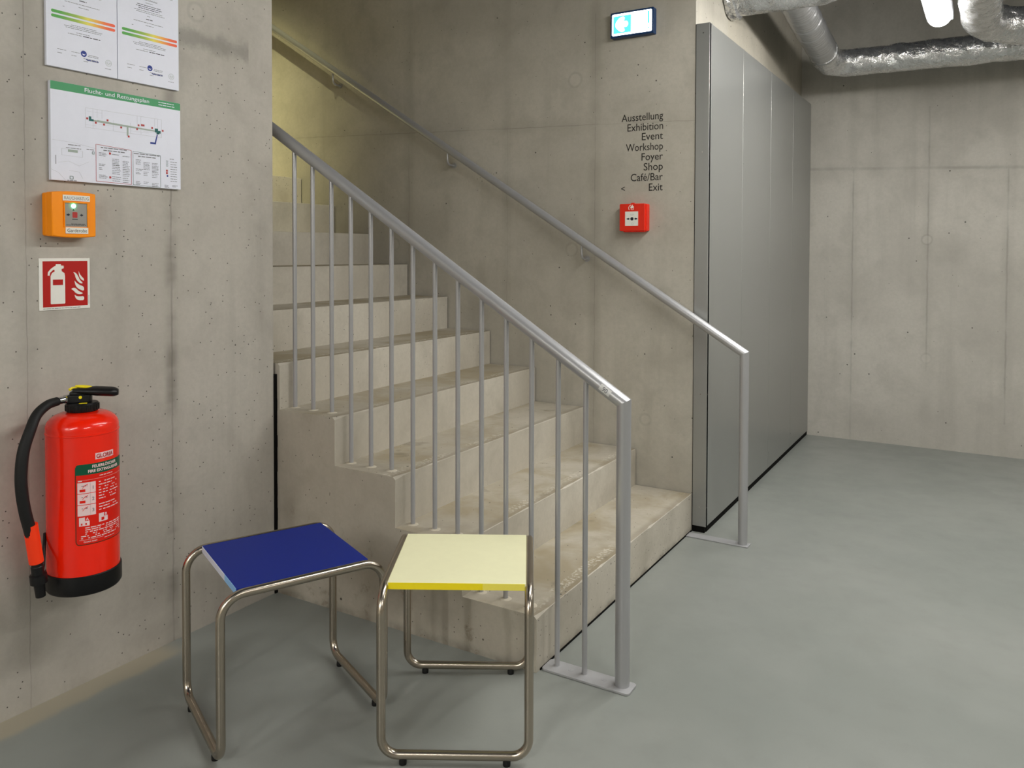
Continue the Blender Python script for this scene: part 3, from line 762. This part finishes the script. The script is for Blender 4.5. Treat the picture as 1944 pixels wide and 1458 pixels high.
# fire extinguisher sign
f = FL(-.7795, 1.1680)
sg = thing('fire_extinguisher_sign', (XW, -.7795, 1.168), 'square red and white fire extinguisher pictogram sign below the orange call point', 'sign')
S = .0725
mb = MB(); mb.rrect(-S, S, -S, S, .001, .0002, .0022, f); mb.build('plate', M_signwhite, sg)
mb = MB(); mb.box(-.0625, .0655, -.0640, .0640, .0022, .0026, f); mb.build('red_field', M_redsign, sg, smooth=False)
mb = MB()
c0, c1 = .0026, .0030
body = [(-.040, -.056), (-.002, -.056), (-.0005, -.054), (-.0005, .022), (-.002, .030), (-.010, .036), (-.010, .042), (-.004, .044), (-.004, .051), (-.012, .052), (-.012, .056), (-.026, .056), (-.026, .052), (-.030, .050), (-.040, .043), (-.048, .034), (-.049, .024), (-.0435, .024), (-.0425, .032), (-.036, .038), (-.031, .041), (-.029, .036), (-.037, .031), (-.041, .022), (-.0415, -.054)]
mb.prism(body, c0, c1, f)
for pts in ([(.0225, .0335), (.031, .030), (.037, .022), (.042, .010), (.052, .0), (.045, -.001), (.036, .006), (.030, .016), (.028, .026)],
            [(.039, .037), (.0415, .028), (.047, .020), (.0545, .013), (.0545, .006), (.045, .012), (.040, .022)],
            [(.026, .010), (.031, .003), (.040, -.004), (.0545, -.010), (.0545, -.023), (.040, -.017), (.030, -.008)],
            [(.016, -.015), (.024, -.012), (.031, -.014), (.038, -.022), (.053, -.029), (.042, -.032), (.030, -.028), (.024, -.020)],
            [(.026, -.031), (.031, -.036), (.040, -.038), (.0545, -.037), (.0545, -.049), (.040, -.049), (.030, -.044)]):
    mb.prism(smooth_closed(pts, 1), c0, c1, f)
mb.build('pictogram', M_signwhite, sg, smooth=False)
mb = MB(); mb.box(-.035, -.0065, -.003, .0125, c1, c1+.0003, f); mb.build('red_label_mark', M_redsign, sg, smooth=False)
mb = MB(); rnd = random.Random(8); greek(mb, -.062, .045, -.0692, .0016, f, .0024, 0, rnd); mb.box(.0685, .0695, -.06, -.035, .0022, .0024, f); mb.build('fine_print', M_greytxt, sg, smooth=False)

# ------------------------------------------------------------------ fire extinguisher
AX, AY, RB = -.986, -.800, .0905
fe_ = thing('fire_extinguisher', (AX, AY, .345), 'large red fire extinguisher with black hose and orange grip hanging on the left wall', 'fire extinguisher')
prof = [(.060, .362), (RB-.006, .364), (RB, .372), (RB, .766), (RB+.0014, .7675), (RB+.0014, .7705), (RB, .772), (RB, .781)]
for k in range(1, 13):
    t = k/12*math.pi/2; prof.append((.040+(RB-.040)*math.cos(t), .781+.040*math.sin(t)))
prof += [(.034, .823), (.034, .836)]
mb = MB(); mb.lathe(prof, (AX, AY), 72); body = mb.build('cylinder', M_exttank, fe_)
mb = MB(); mb.lathe([(.070, .340), (.090, .342), (.0945, .349), (.0945, .392), (.0925, .394), (RB-.004, .394)], (AX, AY), 64)
for a in (20, 140, 260):
    pass
mb.build('base_ring', M_blackpl, fe_)
mb = MB(); mb.lathe([(.030, .822), (.039, .823), (.041, .827), (.041, .842), (.038, .846), (.018, .847)], (AX, AY), 40)
for k in range(24):
    t = 2*math.pi*k/24; mb.disc(AX+.041*math.cos(t), AY+.041*math.sin(t), .0016, .826, .842, n=8)
mb.build('screw_collar', M_blackpl, fe_)
hd_ = Vector((.62, .78, 0)).normalized(); hn = Vector((hd_.y, -hd_.x, 0))
fh = Frame((AX, AY, .846), hd_, (-hd_.y, hd_.x, 0), (0, 0, 1))
mb = MB()
mb.prism([(-.036, -.013), (-.028, -.018), (.020, -.018), (.024, -.010), (.024, .010), (.020, .018), (-.028, .018), (-.036, .013)], 0, .022, fh)
mb.prism([(-.030, -.012), (.024, -.014), (.024, .014), (-.030, .012)], .020, .030, fh)
vb = mb.build('valve_body', M_blackpl, fe_, bevel=.003)
q = MB(); fq = Frame(fh(-.002, -.018, .016), hd_, (0, 0, 1), hn); q.disc(0, 0, .0042, -.001, .0015, fq, n=20); q.build('indicator_dot', M_yellowpl, vb)
q = MB(); q.rrect(-.004, .016, -.036, -.026, .004, .0010, .0022, fh); q.build('collar_mark', M_yellowpl, vb)
# lever handle: elongated solid loop, slightly sloping down outwards
mb = MB()
cs = []
M_ = 26
for i in range(M_+1):
    t = i/M_; a = -.022+.112*t
    zc = .033-.006*t-.004*t*t
    wdt = .0145+.010*math.sin(min(1, t*1.25)*math.pi*.62) - (.010*max(0, (t-.82)/.18)**2)
    th = .0065+.0068*min(1, t*2)-.005*max(0, (t-.85)/.15)**2
    cs.append((a, zc, wdt, th))
vs_ = []; n = 16
for a, zc, wdt, th in cs:
    vs_ += [fh(a, wdt*math.cos(2*math.pi*k/n), zc+th*math.sin(2*math.pi*k/n)) for k in range(n)]
fs2 = [(i*n+k, i*n+(k+1) % n, (i+1)*n+(k+1) % n, (i+1)*n+k) for i in range(M_) for k in range(n)]+[tuple(range(n)), tuple(range(M_*n, (M_+1)*n))]
mb.add(vs_, fs2); mb.build('lever_handle', M_blackpl, fe_, ang=60)
mb = MB(); P_ = [fh(.004+.019*math.cos(2*math.pi*k/24), .009*math.sin(2*math.pi*k/24), .0425-.0022*math.cos(2*math.pi*k/24)) for k in range(24)]
mb.tube(P_, .0026, 8, closed=True); mb.tube([fh(-.012, 0, .0405), fh(-.024, 0, .039), fh(-.030, -.006, .036)], .004, 8); mb.build('safety_pin_ring', M_yellowpl, fe_)
h0 = fh(-.034, -.004, .012)
hdir = Vector((.12, -1, -.06)).normalized()
mb = MB(); mb.tube([h0+hdir*(-.004), h0+hdir*.012], .0115, 6); mb.tube([h0+hdir*.012, h0+hdir*.036], .0098, 20); mb.build('hose_fitting', M_chrome, fe_)
hp_ = [h0+hdir*.032, Vector((-.990, -.893, .852)), Vector((-.980, -.926, .832)), Vector((-.965, -.952, .795)), Vector((-.960, -.970, .752)), Vector((-.958, -.978, .700)), Vector((-.958, -.9775, .650)), Vector((-.960, -.969, .595)), Vector((-.962, -.958, .550)), Vector((-.963, -.951, .520))]
def catmull(pts, seg=8):
    pts = [Vector(p) for p in pts]; P = [pts[0]*2-pts[1]]+pts+[pts[-1]*2-pts[-2]]; out = []
    for i in range(1, len(P)-2):
        for k in range(seg):
            t = k/seg; a, b, c, d_ = P[i-1], P[i], P[i+1], P[i+2]
            out.append(.5*((2*b)+(c-a)*t+(2*a-5*b+4*c-d_)*t*t+(3*b-a-3*c+d_)*t**3))
    out.append(pts[-1]); return out
hpath = catmull(hp_)
mb = MB(); nn = len(hpath); mb.tube(hpath, .014, 20, rad=[.0118+.0028*min(1, i/nn*2) for i in range(nn)]); mb.build('hose', M_hose, fe_, ang=60)
g0, g1 = Vector((-.963, -.9545, .555)), Vector((-.966, -.9385, .452))
mb = MB(); mb.tube([g0, g0+(g1-g0)*.02, g1], .0172, 28); mb.build('hose_grip', M_orangegrip, fe_)
n0 = g1; n1 = Vector((-.968, -.9275, .358))
mb = MB(); dn = (n1-n0)
mb.tube([n0+dn*x for x in (-.05, .10, .12, .34, .36, .60, .62, 1)], .014, 24, rad=[.0135, .0135, .015, .015, .0205, .0205, .0135, .0120])
mb.build('nozzle', M_blackpl, fe_)
mb = MB(); mb.box(XW+.0015, AX-RB*.6, AY-.03, AY+.03, .70, .74); mb.box(XW+.0015, XW+.006, AY-.02, AY+.02, .55, .80); mb.build('wall_bracket', M_blackpl, fe_)
mb = MB(); mb.tube([Vector((AX-.040, AY-.083, .50)), Vector((-.978, -.915, .435)), Vector((-.972, -.925, .40))], .0045, 10); mb.build('nozzle_clip', M_blackpl, fe_)
# printed label wrapped round the cylinder
A0 = math.radians(-30.8)
def on_cyl(a, z, c):     # a = arc length to the right of the camera-side generatrix
    t = A0+a/RB; r = RB+.0004+c
    return Vector((AX+r*math.cos(t), AY+r*math.sin(t), z))
def cyl_rect(mb, a0, a1, z0, z1, c, mi=0, rc=0):
    n = max(1, int((a1-a0)/.004))
    for i in range(n):
        x0 = a0+(a1-a0)*i/n; x1 = a0+(a1-a0)*(i+1)/n
        zt_ = z1; mb.add([on_cyl(x0, z0, c), on_cyl(x1, z0, c), on_cyl(x1, z1, c), on_cyl(x0, z1, c)], [(0, 1, 2, 3)], mi)
LA0, LA1, LZ0, LZ1 = -.0190, .137, .478, .694
def cyl_round(mb, a0, a1, z0, z1, rc, c):
    n = 44
    prev = None
    for i in range(n+1):
        x = a0+(a1-a0)*i/n; e = min(x-a0, a1-x); ins_ = 0 if e >= rc else rc-math.sqrt(max(0, rc*rc-(rc-e)**2))
        cur = (on_cyl(x, z0+ins_, c), on_cyl(x, z1-ins_, c))
        if prev: mb.add([prev[0], cur[0], cur[1], prev[1]], [(0, 1, 2, 3)])
        prev = cur
mb = MB(); cyl_round(mb, LA0, LA1, LZ0, LZ1, .009, 0); lab = mb.build('label', M_labeldark, body, label='wrapped instruction label')
# label layers are pattern of the one label: joined as further materials
mb = MB()
def addL(fn, mi): fn(mi)
def rnd_layer(a0, a1, z0, z1, rc, c, mi):
    s0 = len(mb.f); cyl_round(mb, a0, a1, z0, z1, rc, c)
    for i in range(s0, len(mb.f)): mb.m[i] = mi
rnd_layer(LA0+.0022, LA1-.0022, LZ0+.0022, LZ1-.0005, .007, .0002, 0)
cyl_rect(mb, LA0+.001, LA1-.001, .6655, LZ1-.008, .0003, 1); rnd_layer(LA0+.0003, LA1-.0003, .672, LZ1, .009, .0003, 1)
cyl_rect(mb, .030, .084, .7035, .7200, .0003, 2)
cf = lambda a, b, c: on_cyl(a, b, c)
add_text(mb, 'GLORIA', .057, .7062, .0105, cf, .0006, 'C', width=.049, bold=.035, mi=3)
add_text(mb, 'FEUERLÖSCHER', .058, .6825, .0072, cf, .0006, 'C', width=.072, bold=.03, mi=2)
add_text(mb, 'FIRE EXTINGUISHER', .058, .6705, .0072, cf, .0006, 'C', width=.092, bold=.03, mi=2)
cyl_rect(mb, LA0+.006, LA1-.006, .6515, .6520, .0004, 2)
rnd = random.Random(4)
greek(mb, .040, .080, .6575, .0022, cf, .0005, 2, rnd); greek(mb, -.012, .001, .6485, .003, cf, .0005, 2, rnd)
for i in range(3):
    zt_ = .6455-i*.0302
    cyl_rect(mb, -.0135, .0300, zt_-.0285, zt_, .0004, 2)
    add_text(mb, str(i+1), .0235, zt_-.0195, .0085, cf, .0006, 'C', bold=.02, mi=4)
    cyl_rect(mb, .0165, .0168, zt_-.0285, zt_, .0006, 4)
    cyl_rect(mb, -.0085, .005, zt_-.0245, zt_-.0175, .0006, 0) if i < 2 else None
    greek(mb, -.004, .010, zt_-.010, .002, cf, .0006, 4, rnd)
    stroke2 = [(-.002, zt_-.016), (.003, zt_-.010), (.011, zt_-.006)]
    for p, q_ in zip(stroke2[:-1], stroke2[1:]): mb.add([on_cyl(p[0], p[1], .0006), on_cyl(q_[0], q_[1], .0006), on_cyl(q_[0], q_[1]+.0022, .0006), on_cyl(p[0], p[1]+.0022, .0006)], [(0, 1, 2, 3)], 0)
    for j in range(3 if i != 0 else 4): greek(mb, .038, .105-rnd.uniform(0, .02), zt_-.005-j*.0075, .0026, cf, .0006, 2, rnd)
cyl_rect(mb, -.0105, .0145, .5295, .5525, .0004, 2); cyl_rect(mb, .0035, .0145, .5425, .5525, .0005, 0)
add_text(mb, 'A', .009, .5440, .0072, cf, .0007, 'C', bold=.02, mi=2)
cyl_rect(mb, .0375, .0625, .5330, .5560, .0004, 2); cyl_rect(mb, .0515, .0625, .5460, .5560, .0005, 0)
add_text(mb, 'B', .057, .5475, .0072, cf, .0007, 'C', bold=.02, mi=2)
greek(mb, -.006, .008, .532, .005, cf, .0006, 0, rnd); greek(mb, .044, .052, .536, .008, cf, .0006, 0, rnd)
for j in range(6): greek(mb, .004 if j < 4 else -.006, .112, .5225-j*.0055, .0026, cf, .0006, 2, rnd)
greek(mb, -.010, .050, .4915, .0008, cf, .0006, 2, rnd)
add_text(mb, 'GLORIA GmbH', .0, .4845, .0034, cf, .0006, 'L', bold=.02, mi=2)
greek(mb, .052, .085, .487, .0015, cf, .0006, 2, rnd)
mb.build('label_print', [M_labelred, M_labelgreen, M_labelwhite, M_redprint, M_greytxt], lab, smooth=False)

# ------------------------------------------------------------------ stools
def stool(loc, rotdeg, label, top_mats, edges, topz=.432):
    """rails run along local Y, bottom bars along local X"""
    t = thing('tubular_stool', loc, label, 'stool', 'stools in front of the stairs')
    R_ = Matrix.Rotation(math.radians(rotdeg), 3, 'Z'); L0 = Vector(loc)
    fr = Frame(L0, R_ @ Vector((1, 0, 0)), R_ @ Vector((0, 1, 0)), (0, 0, 1))
    r = .0112; hw = .182; hd2 = .215; zb = .0235; zt_ = topz-r+.001
    rc = .058; rb = .042
    # one continuous closed tube: front bar - leg - top rail - leg - back bar - leg - rail - leg
    C = [(-hw, -hd2, zb), (hw, -hd2, zb), (hw, -hd2, zt_), (hw, hd2, zt_), (hw, hd2, zb), (-hw, hd2, zb), (-hw, hd2, zt_), (-hw, -hd2, zt_)]
    RD = [rb, rb, rc, rc, rb, rb, rc, rc]
    n = len(C); path = []
    for i in range(n):
        a, b, c = Vector(C[i-1]), Vector(C[i]), Vector(C[(i+1) % n])
        seg = fillet([a, b, c], RD[i], 9)[1:-1]; path += seg
    mb = MB(); mb.tube([fr(*p) for p in path], r, 18, closed=True); fm = mb.build('tube_frame', M_inox, t, ang=70)
    mb = MB(); 
    th = .0175; z1 = topz; pw = hw-r*.75; pd = .1735
    mb.box(-pw, pw, -pd, pd, z1-th, z1, fr)
    tp = mb.build('seat_board', top_mats, t, bevel=.0008)
    for name, x0, x1, ys_, m in edges:
        q = MB(); q.box(x0*pw, x1*pw, ys_*pd, ys_*(pd+.0009), z1-th+.0004, z1-.0004, fr)
        q.build(name, m, tp, smooth=False, label=None)
    for sx in (-1, 1):
        for sy in (-1, 1):
            q = MB(); cx, cy = sx*.128, sy*hd2
            q.disc(cx, cy, .0092, .0004, .0070, fr, n=20, r2=.0098); q.disc(cx, cy, .0098, .0070, .0165, fr, n=20, r2=.0085); q.build('rubber_foot', M_black, t)
    return t
# blue stool: rails run away from the camera to the upper right
stool((-.508, -.522, 0), -24.8, 'tubular steel stool with a dark blue seat board, standing beside the left wall', M_blue,
      [('white_edge', -.98, .38, -1, M_blueedge), ('light_blue_edge', .38, .98, -1, M_lblueedge)], .434)
stool((-.069, -.293, 0), 29.8, 'tubular steel stool with a pale yellow seat board, in front of the lowest stair', M_yellowtop,
      [('vivid_yellow_edge', -.985, .38, -1, M_yelloweedge), ('lemon_yellow_edge', .38, .985, -1, M_yelloweedge2)], .434)

# ------------------------------------------------------------------ ducts
def crumple(mb, amp, sc, seed):
    for i, v in enumerate(mb.v):
        q = v*sc+Vector((seed, seed*2, 0)); mb.v[i] = v+Vector((noise.noise(q), noise.noise(q+Vector((9, 0, 0))), noise.noise(q+Vector((0, 9, 0)))))*amp+Vector((noise.noise(q*3.1), noise.noise(q*3.1+Vector((9, 0, 0))), noise.noise(q*3.1+Vector((0, 9, 0)))))*amp*.25
def resample(path, step):
    out = [path[0]]; 
    for a, b in zip(path[:-1], path[1:]):
        L = (b-a).length; k = max(1, int(L/step))
        for i in range(1, k+1): out.append(a+(b-a)*i/k)
    return out
d1 = thing('insulated_duct', (.3, 2.02, 2.55), 'thick foil-wrapped duct leaving the side wall above the steel cladding, nearest of the foil ducts', 'duct', 'foil ducts under the ceiling')
z1_ = 2.565
pth = resample(fillet([(.012, 1.96, z1_), (.58, 2.00, z1_), (.66, 1.35, z1_+.08), (.66, -2.5, z1_+.16)], [.26, .3], 10), .012)
mb = MB(); mb.tube(pth, .125, 56); crumple(mb, .010, 13, 3); mb.build('foil_tube', M_foil, d1, ang=60)
mb = MB(); mb.tube([Vector((.0, 1.96, z1_)), Vector((.03, 1.96, z1_))], .142, 48)
mb2 = MB(); mb2.tube(resample([Vector((.004, 1.96, z1_)), Vector((.045, 1.96, z1_))], .006), .140, 60, rad=None); crumple(mb2, .010, 40, 7); mb2.build('foil_collar', M_foil, d1, ang=60)
d2 = thing('branch_duct', (.3, 2.9, 2.5), 'slimmer silver duct that bends behind the ceiling lamp and runs along the far wall', 'duct', 'foil ducts under the ceiling')
Z2 = 2.435
# first leg: ribbed flexible pipe
leg = resample([Vector((.270, 2.10, 2.56)), Vector((.262, 2.5, 2.52)), Vector((.262, 3.04, 2.46))], .006)
mb = MB(); mb.tube(leg, .08, 40, rad=[.080+.0016*math.sin(i*1.35)+(.004 if i % 22 < 2 else 0) for i in range(len(leg))]); crumple(mb, .002, 20, 2); mb.build('flexible_pipe', M_flex, d2, ang=60)
leg = resample(fillet([(.262, 3.0, 2.465), (.262, 3.28, Z2), (2.6, 3.28, Z2-.01), (4.9, 3.28, Z2-.02)], [.13, .3], 12), .014)
mb = MB(); mb.tube(leg, .083, 44); crumple(mb, .006, 15, 5); mb.build('foil_tube', M_foil, d2, ang=60)
d3 = thing('curved_duct', (1.2, 2.8, 2.45), 'foil-wrapped duct bend at the right edge of the photo, hanging beside the ceiling lamp', 'duct', 'foil ducts under the ceiling')
leg = resample(fillet([(1.085, 1.2, 2.52), (1.085, 2.88, 2.445), (2.2, 2.88, 2.405), (4.9, 2.88, 2.40)], [.26, .3], 14), .014)
mb = MB(); mb.tube(leg, .092, 44); crumple(mb, .009, 13, 11); mb.build('foil_tube', M_foil, d3, ang=60)

# ------------------------------------------------------------------ luminaires
def luminaire(loc, L, label, mat=None, group='ceiling luminaires'):
    mat = mat or M_diff
    t = thing('ceiling_lamp', loc, label, 'lamp', group)
    fr = Frame(loc, (0, 1, 0), (1, 0, 0), (0, 0, 1))
    mb = MB(); hwL = .052; n = 14
    # trough diffuser with rounded ends
    vs_ = []; rows = []
    for i in range(21):
        t_ = i/20; a = -L/2+L*t_; e = min(a+L/2, L/2-a); k = 1 if e > .05 else math.sqrt(max(.02, 1-(1-e/.05)**2))
        rows.append((a, k))
    for a, k in rows:
        vs_ += [fr(a, hwL*k*math.cos(math.pi*j/n), -.046*k*math.sin(math.pi*j/n)) for j in range(n+1)]
    m_ = n+1
    fs2 = [(i*m_+j, i*m_+j+1, (i+1)*m_+j+1, (i+1)*m_+j) for i in range(20) for j in range(n)]+[tuple(range(m_)), tuple(range(20*m_, 21*m_))]
    mb.add(vs_, fs2); mb.build('diffuser', mat, t, ang=60)
    mb = MB(); mb.rrect(-L/2-.012, L/2+.012, -.060, .060, .02, .001, .05, fr); mb.build('housing', M_lampbody, t, bevel=.004)
    for a in (-L*.32, L*.32):
        q = MB(); q.tube([fr(a, 0, .048), fr(a, 0, CEIL-loc[2])], .0035, 8); q.build('hanger', M_lampbody, t)
    return t
luminaire((.905, 1.78, 2.435), 1.55, 'lit white tubular ceiling lamp hanging between the foil ducts at the top right')
luminaire((.905, .18, 2.435), 1.55, 'second lit tubular ceiling lamp, in line with the visible one and nearer the viewer')
luminaire((.905, -3.70, 2.435), 1.55, 'lit tubular ceiling lamp behind the viewer, in line with the visible one')
luminaire((.905, -5.30, 2.435), 1.55, 'added unseen tubular lamp far behind the viewer, brightening the stair flank', M_diff_bright)  # added out of view: low-angle fill on the stair flank
luminaire((-.30, -5.20, 2.435), 1.55, 'added unseen tubular lamp behind the viewer by the left wall, brightening the stair flank', M_diff_bright)  # second added fill lamp for the stair flank, never in frame
luminaire((2.9, -1.9, 2.435), 1.55, 'added unseen tubular fill lamp to the right of the viewer')  # invented lamp outside the frame, softens the overall contrast
luminaire((2.9, 1.6, 2.435), 1.55, 'added unseen tubular lamp to the right, brightening the far wall')  # extra lamp out of view, put in to lift the far wall
